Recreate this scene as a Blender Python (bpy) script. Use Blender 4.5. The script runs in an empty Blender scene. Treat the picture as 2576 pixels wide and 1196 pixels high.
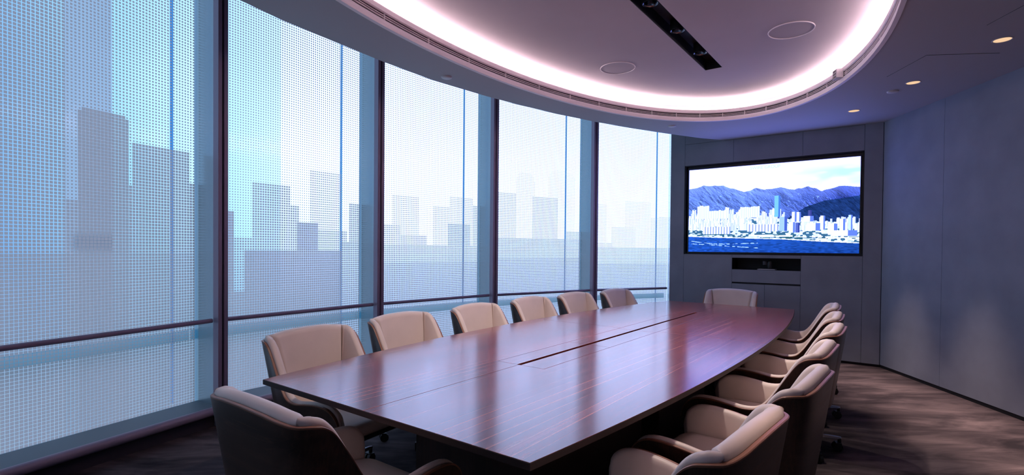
import bpy, bmesh, math, random
import numpy as np
from mathutils import Matrix, Vector

# ------------------------------------------------------------------ scene, camera, sky, exposure
scene = bpy.context.scene
C = scene.collection
R = math.radians

CAM_H, PITCH, ROLL, FOC = 1.40, 0.014718, -0.008769, 1298.3
cam_data = bpy.data.cameras.new('camera')
cam = bpy.data.objects.new('camera', cam_data)
C.objects.link(cam)
_f = Vector((0, math.cos(PITCH), -math.sin(PITCH)))
_u0 = Vector((0, math.sin(PITCH), math.cos(PITCH)))
_r0 = Vector((1, 0, 0))
_r = _r0 * math.cos(ROLL) - _u0 * math.sin(ROLL)
_u = _u0 * math.cos(ROLL) + _r0 * math.sin(ROLL)
cam.matrix_world = Matrix(((_r.x, _u.x, -_f.x, 0), (_r.y, _u.y, -_f.y, 0), (_r.z, _u.z, -_f.z, CAM_H), (0, 0, 0, 1)))
cam_data.sensor_fit = 'HORIZONTAL'
cam_data.sensor_width = 36.0
cam_data.lens = FOC / 2576 * 36.0
cam_data.shift_y = 47.0 / 2576
cam_data.clip_start = 0.02
cam_data.clip_end = 2000
scene.camera = cam

scene.view_settings.view_transform = 'Standard'
scene.view_settings.look = 'None'
scene.view_settings.exposure = 0.0
scene.view_settings.gamma = 1.0
scene.view_settings.use_curve_mapping = False

SKY_STRENGTH = 1.25
COVE_STRENGTH = 34.0
SCREEN_STRENGTH = 1.5
TABLE_SPOT_W = 66.0
WALL_SPOT_W = 460.0

world = bpy.data.worlds.new('sky')
scene.world = world
world.use_nodes = True
nt = world.node_tree
nt.nodes.clear()
w_out = nt.nodes.new('ShaderNodeOutputWorld')
w_bg = nt.nodes.new('ShaderNodeBackground')
w_tc = nt.nodes.new('ShaderNodeTexCoord')
w_dot = nt.nodes.new('ShaderNodeVectorMath'); w_dot.operation = 'DOT_PRODUCT'
sd = Vector((math.sin(R(4)) * math.cos(R(12)), math.cos(R(4)) * math.cos(R(12)), math.sin(R(12))))
w_dot.inputs[1].default_value = sd
w_ramp = nt.nodes.new('ShaderNodeValToRGB')
# hazy daylight: white around the veiled sun, blue away from it
els = w_ramp.color_ramp.elements
def cpos(deg): return (math.cos(R(deg)) + 1) / 2
stops = [(180, (.38, .50, .68, 1)), (62, (.36, .53, .76, 1)), (50, (.22, .46, .80, 1)), (40, (.44, .82, 1.06, 1)), (29, (.95, 1.27, 1.95, 1)), (18, (1.28, 1.60, 2.5, 1)), (0, (1.38, 1.70, 2.6, 1))]
els[0].position = 0.0; els[0].color = stops[0][1]
els[1].position = cpos(stops[1][0]); els[1].color = stops[1][1]
for a, c in stops[2:]:
    e = els.new(cpos(a)); e.color = c
w_map = nt.nodes.new('ShaderNodeMath'); w_map.operation = 'MULTIPLY_ADD'
w_map.inputs[1].default_value = .5; w_map.inputs[2].default_value = .5
w_noise = nt.nodes.new('ShaderNodeTexNoise'); w_noise.inputs['Scale'].default_value = 3.0
w_nadd = nt.nodes.new('ShaderNodeMath'); w_nadd.operation = 'MULTIPLY_ADD'; w_nadd.inputs[1].default_value = .06; w_nadd.inputs[2].default_value = -.03
w_sum = nt.nodes.new('ShaderNodeMath'); w_sum.operation = 'ADD'
w_sep = nt.nodes.new('ShaderNodeSeparateXYZ')
L = nt.links.new
L(w_tc.outputs['Generated'], w_dot.inputs[0]); L(w_dot.outputs['Value'], w_map.inputs[0])
L(w_tc.outputs['Generated'], w_noise.inputs['Vector']); L(w_noise.outputs['Fac'], w_nadd.inputs[0])
L(w_map.outputs[0], w_sum.inputs[0]); L(w_nadd.outputs[0], w_sum.inputs[1])
L(w_sum.outputs[0], w_ramp.inputs['Fac'])
L(w_tc.outputs['Generated'], w_sep.inputs[0])
w_mix = nt.nodes.new('ShaderNodeMix'); w_mix.data_type = 'RGBA'; w_mix.inputs['A'].default_value = (.34, .49, .66, 1)
w_fac = nt.nodes.new('ShaderNodeMapRange'); w_fac.inputs[1].default_value = -.22; w_fac.inputs[2].default_value = .0
L(w_sep.outputs['Z'], w_fac.inputs[0]); L(w_fac.outputs[0], w_mix.inputs['Factor']); L(w_ramp.outputs['Color'], w_mix.inputs['B'])
L(w_mix.outputs['Result'], w_bg.inputs['Color']); w_bg.inputs['Strength'].default_value = SKY_STRENGTH
L(w_bg.outputs[0], w_out.inputs['Surface'])

# ------------------------------------------------------------------ helpers
class MB:
    """collects shapes and links them as one mesh object"""
    def __init__(self):
        self.v = []; self.f = []
    def add(self, vs, fs):
        o = len(self.v); self.v += [tuple(p) for p in vs]; self.f += [tuple(i + o for i in f) for f in fs]
        return self
    def box(self, x0, x1, y0, y1, z0, z1):
        vs = [(x, y, z) for z in (z0, z1) for y in (y0, y1) for x in (x0, x1)]
        return self.add(vs, [(0, 2, 3, 1), (4, 5, 7, 6), (0, 1, 5, 4), (2, 6, 7, 3), (0, 4, 6, 2), (1, 3, 7, 5)])
    def prism(self, poly, z0, z1):
        n = len(poly)
        vs = [(x, y, z0) for x, y in poly] + [(x, y, z1) for x, y in poly]
        fs = [tuple(range(n - 1, -1, -1)), tuple(range(n, 2 * n))]
        fs += [(i, (i + 1) % n, n + (i + 1) % n, n + i) for i in range(n)]
        return self.add(vs, fs)
    def loft(self, rings, cap=True, close=False):
        n = len(rings[0]); vs = [p for r in rings for p in r]; fs = []
        m = len(rings)
        for j in range(m if close else m - 1):
            k = (j + 1) % m
            for i in range(n):
                i2 = (i + 1) % n
                fs.append((j * n + i, j * n + i2, k * n + i2, k * n + i))
        if cap and not close:
            fs.append(tuple(range(n - 1, -1, -1))); fs.append(tuple((m - 1) * n + i for i in range(n)))
        return self.add(vs, fs)
    def lathe(self, prof, seg=24, c=(0, 0, 0)):
        rings = []
        for r, z in prof:
            rings.append([(c[0] + max(r, 1e-4) * math.cos(2 * math.pi * i / seg), c[1] + max(r, 1e-4) * math.sin(2 * math.pi * i / seg), c[2] + z) for i in range(seg)])
        hollow = prof[0][0] > .001 and prof[-1][0] > .001      # a ring: no caps over its hole
        return self.loft(rings, cap=not hollow, close=hollow)
    def tube(self, pts, rad, seg=12):
        pts = [Vector(p) for p in pts]; rings = []
        rads = rad if isinstance(rad, (list, tuple)) else [rad] * len(pts)
        for i, p in enumerate(pts):
            t = (pts[min(i + 1, len(pts) - 1)] - pts[max(i - 1, 0)]).normalized()
            up = Vector((0, 0, 1)) if abs(t.z) < .95 else Vector((1, 0, 0))
            a = t.cross(up).normalized(); b = t.cross(a).normalized()
            rings.append([p + (a * math.cos(2 * math.pi * k / seg) + b * math.sin(2 * math.pi * k / seg)) * rads[i] for k in range(seg)])
        return self.loft(rings)
    def mesh(self, name, smooth=None, bevel=0):
        me = bpy.data.meshes.new(name)
        me.from_pydata(self.v, [], self.f)
        bm = bmesh.new(); bm.from_mesh(me)
        bmesh.ops.recalc_face_normals(bm, faces=bm.faces)
        if bevel:
            es = [e for e in bm.edges if len(e.link_faces) == 2 and e.calc_face_angle(0) > R(40)]
            bmesh.ops.bevel(bm, geom=es, offset=bevel, segments=2, affect='EDGES', profile=.5)
        bm.to_mesh(me); bm.free()
        if smooth is not None:
            me.polygons.foreach_set('use_smooth', [True] * len(me.polygons))
            me.set_sharp_from_angle(angle=R(smooth))
        return me
    def build(self, name, mat, parent=None, loc=(0, 0, 0), rz=0, smooth=None, bevel=0):
        return obj(name, self.mesh(name, smooth, bevel), mat, parent, loc, rz)

def obj(name, me, mat, parent=None, loc=(0, 0, 0), rz=0):
    if mat is not None:
        me.materials.clear(); me.materials.append(mat)
    o = bpy.data.objects.new(name, me); C.objects.link(o)
    o.location = loc; o.rotation_euler = (0, 0, rz)
    if parent is not None: o.parent = parent
    return o
def empty(name, loc=(0, 0, 0), rz=0, parent=None):
    o = bpy.data.objects.new(name, None); C.objects.link(o)
    o.location = loc; o.rotation_euler = (0, 0, rz); o.empty_display_size = .1
    if parent is not None: o.parent = parent
    return o
def tag(o, label, cat=None, group=None, kind=None):
    o['label'] = label
    if cat: o['category'] = cat
    if group: o['group'] = group
    if kind: o['kind'] = kind
    return o
def structure(o, label):
    o['label'] = label; o['kind'] = 'structure'; return o

# ------------------------------------------------------------------ materials
def new_mat(name):
    m = bpy.data.materials.new(name); m.use_nodes = True
    return m, m.node_tree, m.node_tree.nodes['Principled BSDF']
def pbr(name, col, rough=.5, metal=0, spec=.5, bump=None, vary=None, coat=0):
    m, t, b = new_mat(name)
    b.inputs['Base Color'].default_value = (*col, 1); b.inputs['Roughness'].default_value = rough
    b.inputs['Metallic'].default_value = metal; b.inputs['Specular IOR Level'].default_value = spec
    b.inputs['Coat Weight'].default_value = coat
    tc = t.nodes.new('ShaderNodeTexCoord')
    if vary:
        sc, amt = vary
        n = t.nodes.new('ShaderNodeTexNoise'); n.inputs['Scale'].default_value = sc; n.inputs['Detail'].default_value = 6
        t.links.new(tc.outputs['Object'], n.inputs['Vector'])
        mr = t.nodes.new('ShaderNodeMapRange'); mr.inputs[1].default_value = .3; mr.inputs[2].default_value = .7
        mr.inputs[3].default_value = 1 - amt; mr.inputs[4].default_value = 1 + amt
        t.links.new(n.outputs['Fac'], mr.inputs[0])
        sv = t.nodes.new('ShaderNodeVectorMath'); sv.operation = 'SCALE'; sv.inputs[0].default_value = col
        t.links.new(mr.outputs[0], sv.inputs['Scale']); t.links.new(sv.outputs[0], b.inputs['Base Color'])
    if bump:
        sc, st, dist = bump
        n = t.nodes.new('ShaderNodeTexNoise'); n.inputs['Scale'].default_value = sc; n.inputs['Detail'].default_value = 4
        t.links.new(tc.outputs['Object'], n.inputs['Vector'])
        bp = t.nodes.new('ShaderNodeBump'); bp.inputs['Strength'].default_value = st; bp.inputs['Distance'].default_value = dist
        t.links.new(n.outputs['Fac'], bp.inputs['Height']); t.links.new(bp.outputs[0], b.inputs['Normal'])
    return m
def emit(name, col, strength):
    m, t, b = new_mat(name)
    t.nodes.remove(b); e = t.nodes.new('ShaderNodeEmission')
    e.inputs['Color'].default_value = (*col, 1); e.inputs['Strength'].default_value = strength
    t.links.new(e.outputs[0], t.nodes['Material Output'].inputs['Surface'])
    return m
def ramp(t, stops):
    r = t.nodes.new('ShaderNodeValToRGB'); e = r.color_ramp.elements
    e[0].position, e[0].color = stops[0][0], (*stops[0][1], 1)
    e[1].position, e[1].color = stops[1][0], (*stops[1][1], 1)
    for p, c in stops[2:]:
        k = e.new(p); k.color = (*c, 1)
    return r
def wood(name, scale, dark, mid, streak, rough, streak_amt=.8, spec=.5, zs=1.0, coat=0.0):
    """grain runs along object X"""
    m, t, b = new_mat(name); Lk = t.links.new
    tc = t.nodes.new('ShaderNodeTexCoord')
    def grain(sx, sy, detail, dist=0.0):
        mp = t.nodes.new('ShaderNodeMapping'); mp.inputs['Scale'].default_value = (sx * scale, sy * scale, zs)
        n = t.nodes.new('ShaderNodeTexNoise'); n.inputs['Scale'].default_value = 1; n.inputs['Detail'].default_value = detail
        n.inputs['Distortion'].default_value = dist
        Lk(tc.outputs['Object'], mp.inputs['Vector']); Lk(mp.outputs[0], n.inputs['Vector']); return n
    g1 = grain(.35, 6, 4, .2); g2 = grain(1.0, 60, 3); g3 = grain(.10, 2.0, 1.0, .0)
    r1 = ramp(t, [(.3, dark), (.7, mid)]); Lk(g1.outputs['Fac'], r1.inputs['Fac'])
    r2 = ramp(t, [(.35, (.78, .78, .78)), (.65, (1.15, 1.15, 1.15))]); Lk(g2.outputs['Fac'], r2.inputs['Fac'])
    mu = t.nodes.new('ShaderNodeMix'); mu.data_type = 'RGBA'; mu.blend_type = 'MULTIPLY'; mu.inputs['Factor'].default_value = 1
    Lk(r1.outputs[0], mu.inputs['A']); Lk(r2.outputs[0], mu.inputs['B'])
    # thin pale contour lines along the grain
    sy_ = t.nodes.new('ShaderNodeSeparateXYZ'); Lk(tc.outputs['Object'], sy_.inputs[0])
    ly = t.nodes.new('ShaderNodeMath'); ly.operation = 'MULTIPLY'; ly.inputs[1].default_value = 19.0 * scale; Lk(sy_.outputs['Y'], ly.inputs[0])
    w = t.nodes.new('ShaderNodeMath'); w.operation = 'MULTIPLY_ADD'; w.inputs[1].default_value = 7.0; Lk(g3.outputs['Fac'], w.inputs[0]); Lk(ly.outputs[0], w.inputs[2])
    fr = t.nodes.new('ShaderNodeMath'); fr.operation = 'FRACT'; Lk(w.outputs[0], fr.inputs[0])
    r3 = ramp(t, [(.41, (0, 0, 0)), (.5, (1, 1, 1)), (.59, (0, 0, 0))]); Lk(fr.outputs[0], r3.inputs['Fac'])
    g4 = grain(.15, 7, 1); r4 = ramp(t, [(.38, (.12, .12, .12)), (.62, (1, 1, 1))]); Lk(g4.outputs['Fac'], r4.inputs['Fac'])
    m4 = t.nodes.new('ShaderNodeMath'); m4.operation = 'MULTIPLY'; Lk(r3.outputs[0], m4.inputs[0]); Lk(r4.outputs[0], m4.inputs[1])
    am = t.nodes.new('ShaderNodeMath'); am.operation = 'MULTIPLY'; am.inputs[1].default_value = streak_amt; Lk(m4.outputs[0], am.inputs[0])
    mx = t.nodes.new('ShaderNodeMix'); mx.data_type = 'RGBA'; mx.inputs['B'].default_value = (*streak, 1)
    Lk(am.outputs[0], mx.inputs['Factor']); Lk(mu.outputs['Result'], mx.inputs['A'])
    Lk(mx.outputs['Result'], b.inputs['Base Color'])
    rr = t.nodes.new('ShaderNodeMapRange'); rr.inputs[3].default_value = rough * .9; rr.inputs[4].default_value = rough * 1.15
    Lk(g2.outputs['Fac'], rr.inputs[0]); Lk(rr.outputs[0], b.inputs['Roughness'])
    b.inputs['Specular IOR Level'].default_value = spec
    b.inputs['Coat Weight'].default_value = coat; b.inputs['Coat Roughness'].default_value = .14; b.inputs['Coat IOR'].default_value = 1.6
    return m

M = {}
M['ceiling'] = pbr('ceiling_paint', (.42, .42, .45), .7, bump=(60, .05, .002))
M['raised'] = pbr('raised_ceiling_plaster', (.52, .47, .51), .75, vary=(1.2, .06))
M['speaker_grille'] = pbr('speaker_grille', (.46, .42, .46), .8)
M['fascia'] = pbr('fascia_paint', (.93, .86, .88), .5)
M['wall'] = pbr('wall_fabric_panel', (.275, .30, .355), .75, spec=.3, vary=(3, .10), bump=(700, .45, .0015))
M['black'] = pbr('black_void', (.006, .006, .008), .6)
M['dark_gap'] = pbr('dark_joint', (.012, .012, .015), .8)
M['mullion'] = pbr('aubergine_mullion', (.36, .29, .38), .42, metal=.2)
M['reveal'] = pbr('slate_blue_metal', (.43, .54, .58), .26, metal=.75, bump=(300, .05, .001))
M['sill'] = pbr('slate_sill', (.17, .22, .25), .5, metal=.2)
M['kick'] = pbr('dark_kick_plate', (.05, .04, .05), .5)
M['tabletop'] = wood('rosewood_veneer', 1.0, (.15, .026, .022), (.27, .052, .042), (.70, .24, .14), .20, .6, .6, coat=.5)
M['tablebase'] = wood('dark_base_veneer', 1.5, (.025, .011, .009), (.05, .02, .015), (.07, .03, .02), .45, .3)
M['shell'] = wood('walnut_shell', 2.5, (.035, .018, .013), (.085, .040, .026), (.14, .065, .04), .38, .4, .5, 20.0)
M['edge'] = pbr('walnut_edge_lit', (.26, .11, .065), .42)  # shell rim: warm lamplight put into the base colour
M['band'] = pbr('table_edge_band', (.032, .014, .012), .5, spec=.25)
M['leather'] = pbr('beige_leather', (.70, .58, .52), .46, bump=(500, .12, .0012), vary=(8, .03))
M['chrome'] = pbr('chrome', (.75, .75, .78), .12, metal=1)
M['plastic'] = pbr('black_plastic', (.015, .015, .016), .45)
M['white_plastic'] = pbr('white_plastic', (.62, .60, .62), .5)
M['bezel'] = pbr('screen_bezel', (.008, .008, .014), .35)
M['tower_glass'] = pbr('tower_curtain_wall', (.86, .93, .97), .08, metal=1)
M['led'] = emit('cove_led', (1.0, .76, .80), COVE_STRENGTH)
M['lamp'] = emit('warm_lamp', (1.0, .66, .40), .95)
M['spotlens'] = emit('spot_lens', (1.0, .62, .35), .35)
M['reflector'] = pbr('dark_reflector', (.16, .16, .19), .15, metal=1)

# carpet
m, t, b = new_mat('carpet'); M['carpet'] = m
tc = t.nodes.new('ShaderNodeTexCoord')
mp = t.nodes.new('ShaderNodeMapping'); mp.inputs['Rotation'].default_value = (0, 0, R(-62)); mp.inputs['Scale'].default_value = (1.3, 4.6, 1)
n1 = t.nodes.new('ShaderNodeTexNoise'); n1.inputs['Scale'].default_value = 1.0; n1.inputs['Detail'].default_value = 5; n1.inputs['Roughness'].default_value = .62
n1.inputs['Distortion'].default_value = .5
n2 = t.nodes.new('ShaderNodeTexNoise'); n2.inputs['Scale'].default_value = 420; n2.inputs['Detail'].default_value = 3
t.links.new(tc.outputs['Object'], mp.inputs[0]); t.links.new(mp.outputs[0], n1.inputs['Vector']); t.links.new(tc.outputs['Object'], n2.inputs['Vector'])
r1 = ramp(t, [(.34, (.032, .026, .030)), (.50, (.075, .058, .063)), (.68, (.155, .118, .122))]); t.links.new(n1.outputs['Fac'], r1.inputs['Fac'])
r2 = ramp(t, [(.3, (.75, .75, .75)), (.7, (1.2, 1.2, 1.2))]); t.links.new(n2.outputs['Fac'], r2.inputs['Fac'])
mu = t.nodes.new('ShaderNodeMix'); mu.data_type = 'RGBA'; mu.blend_type = 'MULTIPLY'; mu.inputs['Factor'].default_value = 1
t.links.new(r1.outputs[0], mu.inputs['A']); t.links.new(r2.outputs[0], mu.inputs['B']); t.links.new(mu.outputs['Result'], b.inputs['Base Color'])
b.inputs['Roughness'].default_value = .95; b.inputs['Specular IOR Level'].default_value = .1
bp = t.nodes.new('ShaderNodeBump'); bp.inputs['Strength'].default_value = .5; bp.inputs['Distance'].default_value = .004
t.links.new(n2.outputs['Fac'], bp.inputs['Height']); t.links.new(bp.outputs[0], b.inputs['Normal'])

# clear tinted glass
m, t, b = new_mat('window_glass'); M['glass'] = m; t.nodes.remove(b)
tr = t.nodes.new('ShaderNodeBsdfTransparent'); tr.inputs[0].default_value = (.90, .95, 1.0, 1)
gl = t.nodes.new('ShaderNodeBsdfGlossy'); gl.inputs['Roughness'].default_value = .12; gl.inputs['Color'].default_value = (.9, .95, 1, 1)
mx = t.nodes.new('ShaderNodeMixShader'); mx.inputs[0].default_value = .05
t.links.new(tr.outputs[0], mx.inputs[1]); t.links.new(gl.outputs[0], mx.inputs[2]); t.links.new(mx.outputs[0], t.nodes['Material Output'].inputs['Surface'])
m, t, b = new_mat('outer_glass_fin'); M['fin'] = m; t.nodes.remove(b)
fl_ = t.nodes.new('ShaderNodeBsdfTranslucent'); fl_.inputs[0].default_value = (.35, .70, .95, 1)
t.links.new(fl_.outputs[0], t.nodes['Material Output'].inputs['Surface'])
m, t, b = new_mat('outer_transom_teal'); M['transom'] = m; t.nodes.remove(b)
fl_ = t.nodes.new('ShaderNodeBsdfTranslucent'); fl_.inputs[0].default_value = (.40, .70, .76, 1)
t.links.new(fl_.outputs[0], t.nodes['Material Output'].inputs['Surface'])
# frit: translucent ceramic print
m, t, b = new_mat('frit_print'); M['frit'] = m; t.nodes.remove(b)
tl = t.nodes.new('ShaderNodeBsdfTranslucent'); tl.inputs[0].default_value = (.74, .58, .53, 1)
df = t.nodes.new('ShaderNodeBsdfDiffuse'); df.inputs[0].default_value = (.75, .70, .74, 1)
mx = t.nodes.new('ShaderNodeMixShader'); mx.inputs[0].default_value = .22
t.links.new(tl.outputs[0], mx.inputs[1]); t.links.new(df.outputs[0], mx.inputs[2]); t.links.new(mx.outputs[0], t.nodes['Material Output'].inputs['Surface'])

# ------------------------------------------------------------------ room shell
ZC = 2.96          # soffit height
ZR = 3.20          # raised ceiling
ZT = 4.30          # slab above
CORNER = Vector((4.458, 6.221, 0))
U = Vector((math.sin(R(-53.1)), math.cos(R(-53.1)), 0))        # along the screen wall, to the window
D = Vector((-math.sin(R(5.64)), -math.cos(R(5.64)), 0))        # along the side wall, towards the camera
RZ_TV = math.atan2(U.y, U.x); RZ_SIDE = math.atan2(D.y, D.x)
FRONT = [(-3.50, -2.15), (-3.55, -.60), (-3.36, .98), (-2.92, 2.52), (-2.27, 3.977), (-1.362, 5.2), (-.24, 6.33), (1.13, 7.23), (2.378, 7.781)]
GLASS = [(-3.80, -2.16), (-3.85, -.587), (-3.654, 1.039), (-3.202, 2.623), (-2.529, 4.128), (-1.589, 5.396), (-.43, 6.562), (.987, 7.493), (2.452, 8.139)]
REAR_Y = -2.15
side_end = CORNER + D * ((CORNER.y - REAR_Y) / -D.y)

structure(MB().prism([(-4.0, REAR_Y - .1), (side_end.x + .15, REAR_Y - .1), (CORNER.x + .15, CORNER.y + .05), (2.60, 8.25)] + [(x - .02, y + .02) for x, y in reversed(GLASS)][:-1], -.10, 0).build('floor', M['carpet']), 'dark plum brown mottled carpet across the whole room')
roof = structure(MB().prism([(-3.9, REAR_Y - .3), (side_end.x + .4, REAR_Y - .3), (CORNER.x + .4, CORNER.y + .1), (2.7, 8.3)] + [(x - .02, y + .03) for x, y in reversed(GLASS)][:-1], ZT, ZT + .12).build('ceiling_slab', M['dark_gap']), 'dark structural slab above the suspended ceiling')

# rear wall behind the camera
structure(MB().box(-4.0, side_end.x + .15, REAR_Y - .12, REAR_Y, 0, ZT).build('wall_rear', M['wall']), 'grey panelled wall behind the camera')

# side wall with fabric panels
ws = structure(MB().box(-.05, 8.5, .012, .14, 0, ZT).build('wall_right', M['dark_gap'], loc=CORNER, rz=RZ_SIDE), 'grey fabric panelled wall on the right with dark joints')
PJ = .0016
k = 0
xs = [0, .99, 1.99, 2.99, 3.99, 4.99, 5.99, 6.99, 8.4]
for x0, x1 in zip(xs, xs[1:]):
    MB().box(x0 + PJ, x1 - PJ, 0, .012, .035, ZT).build('wall_panel', M['wall'], ws)
bb = structure(MB().box(0, 8.4, .004, .012, 0, .035).build('baseboard_right', M['black'], loc=CORNER, rz=RZ_SIDE), 'black recessed skirting under the right wall')

# screen wall
wt = structure(MB().box(-.05, 2.60, -.40, -.30, 0, ZT).build('wall_screen', M['dark_gap'], loc=CORNER, rz=RZ_TV), 'grey panelled wall carrying the big screen')
def panel(u0, u1, z0, z1, name='wall_panel', y0=-.30, y1=0.0):
    return MB().box(u0 + PJ, u1 - PJ, y0, y1, z0 + PJ, z1 - PJ).build(name, M['wall'], wt)
panel(2.39, 2.60, .03, ZT); panel(0.004, .192, .03, ZT)
for a, b_ in ((.192, .859), (.859, 1.711), (1.711, 2.39)):
    panel(a, b_, 2.640, 2.957); panel(a, b_, 2.957, ZT)
panel(1.711, 2.39, .03, 1.343); panel(.192, .859, .03, 1.343)
panel(.859, 1.711, 1.299, 1.343)
tag(panel(.859, 1.711, .961, 1.138, 'drawer_front'), 'wide grey drawer front below the camera niche')
panel(.859, 1.289, .03, .940, 'cabinet_door'); panel(1.289, 1.711, .03, .940, 'cabinet_door')
MB().box(.859, 1.711, -.29, -.02, .940, .961).build('handle_gap', M['black'], wt)
MB().box(.859, 1.711, -.30, -.292, 1.138, 1.299).build('niche_back', M['black'], wt)
MB().box(.859, 1.711, -.292, -.004, 1.136, 1.141).build('niche_floor', M['black'], wt)
for u in (.859, 1.707):
    MB().box(u, u + .004, -.292, -.004, 1.138, 1.299).build('niche_side', M['black'], wt)
MB().box(.859, 1.711, -.292, -.004, 1.296, 1.300).build('niche_top', M['black'], wt)
structure(MB().box(0, 2.60, -.30, -.012, 0, .03).build('baseboard_screen', M['black'], loc=CORNER, rz=RZ_TV), 'black recessed skirting under the screen wall')
# jamb between screen wall and window
a = CORNER + U * 2.60
jd = Vector((GLASS[-1][0], GLASS[-1][1], 0)) - a
structure(MB().prism([(a.x, a.y), (a.x + jd.x, a.y + jd.y), (a.x + jd.x + .12, a.y + jd.y), (a.x + .12, a.y - .05)], 0, ZT).build('trim_1', M['reveal']), 'slate blue jamb where the window meets the screen wall')

# ------------------------------------------------------------------ curved window wall
Z_SILL, RAIL_Z, LOW_Z = .155, .82, .13
PITCH_F = .022
SKY_TOP = 4.25
SIL = {  # printed skyline per pane: (u0, u1, z bottom, z top, dot size)
 3: [(0, .774, -1, 9, .78), (.847, 1.152, -1, 2.318, .92, .04), (1.185, 1.602, -1, 2.134, .84), (0, 1.7, -1, 1.337, .88), (.769, .839, -1, 1.70, .80), (1.151, 1.185, -1, 1.832, .86), (1.601, 1.7, -1, 1.886, .86)],
 4: [(0, .294, -1, 1.70, .93), (.294, .442, -1, 1.468, .70), (.452, .792, -1, 1.96, .74), (.793, .884, -1, 1.792, .76), (.993, 1.344, -1, 2.138, .62), (.86, 1.087, -1, 1.639, .92), (1.088, 1.413, -1, 1.573, .74), (1.44, 1.6, -1, 1.841, .80), (.381, 1.36, -1, 1.375, .92), (0, .374, -1, 1.01, .90), (1.36, 1.6, -1, 1.45, .84)],
 5: [(.375, .741, -1, 1.985, .58), (.938, 1.186, -1, 1.893, .60), (1.185, 1.358, -1, 2.018, .58), (1.295, 1.551, -1, 2.015, .62), (0, .494, -1, 1.65, .70), (.495, .839, -1, 1.543, .72), (1.163, 1.502, -1, 1.686, .82), (1.552, 1.72, -1, 1.93, .75), (0, 1.725, -1, 1.429, .80), (0, 1.727, -1, 1.233, .86)],
 6: [(0, .569, -1, 2.136, .66), (.566, .872, -1, 2.43, .50, .12), (.842, 1.267, -1, 2.117, .70), (1.109, 1.574, -1, 2.50, .48, .08), (1.439, 1.7, -1, 1.641, .76), (0, 1.7, -1, 1.544, .82), (0, 1.704, -1, 1.272, .87)],
 7: [(0, .45, -1, 2.062, .52), (.786, 1.261, -1, 2.132, .50), (.545, .987, -1, 1.744, .58), (1.265, 1.431, -1, 1.887, .56), (0, .548, -1, 1.494, .66), (1.416, 1.65, -1, 1.905, .60), (0, 1.654, -1, 1.422, .78), (0, 1.658, -1, 1.18, .85)],
}
DEFAULT_SIL = [(0, 2, -1, 1.5, .86), (.3, .8, -1, 2.4, .85), (.95, 1.3, -1, 2.0, .85)]
FIN_U = {3: 1.514, 4: 1.407, 5: 1.470, 6: 1.490, 7: 1.444}
ORD = ['out of frame beside the camera'] * 3 + ['nearest the camera on the far left', 'second from the left', 'third from the left', 'fourth from the left', 'last before the screen wall']
def frit(i, ln):
    nx = int(ln / PITCH_F); nz = int((SKY_TOP - Z_SILL) / PITCH_F)
    us = (np.arange(nx) + .5) * PITCH_F + (ln - nx * PITCH_F) / 2
    zs = Z_SILL + (np.arange(nz) + .5) * PITCH_F
    UU, ZZ = np.meshgrid(us, zs)
    base = np.interp(zs, [1.2, 2.2, 3.1, 3.5], [.42, .38, .58, .64] if i < 5 else [.42, .38, .52, .56])
    if i == 3: base = np.interp(zs, [1.2, 2.2, 3.1, 3.5], [.46, .48, .60, .62])
    S = np.repeat(base[:, None], nx, 1)
    for u0, u1, z0, z1, s, *dome in SIL.get(i, DEFAULT_SIL):
        top = z1 - (dome[0] if dome else 0) * ((UU - (u0 + u1) / 2) / ((u1 - u0) / 2)) ** 4
        m_ = (UU >= u0) & (UU <= u1) & (ZZ >= z0) & (ZZ <= top)
        S = np.where(m_, np.maximum(S, s), S)
    n = nx * nz; h = S.ravel() * PITCH_F / 2; u = UU.ravel(); z = ZZ.ravel()
    co = np.zeros((n, 4, 3))
    for k_, (sx, sz) in enumerate(((-1, -1), (1, -1), (1, 1), (-1, 1))):
        co[:, k_, 0] = u + sx * h; co[:, k_, 2] = z + sz * h
    me = bpy.data.meshes.new('frit_dots')
    me.vertices.add(n * 4); me.vertices.foreach_set('co', co.ravel())
    me.loops.add(n * 4); me.loops.foreach_set('vertex_index', np.arange(n * 4))
    me.polygons.add(n); me.polygons.foreach_set('loop_start', np.arange(n) * 4)
    me.update(calc_edges=True); me.validate()
    return me

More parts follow.
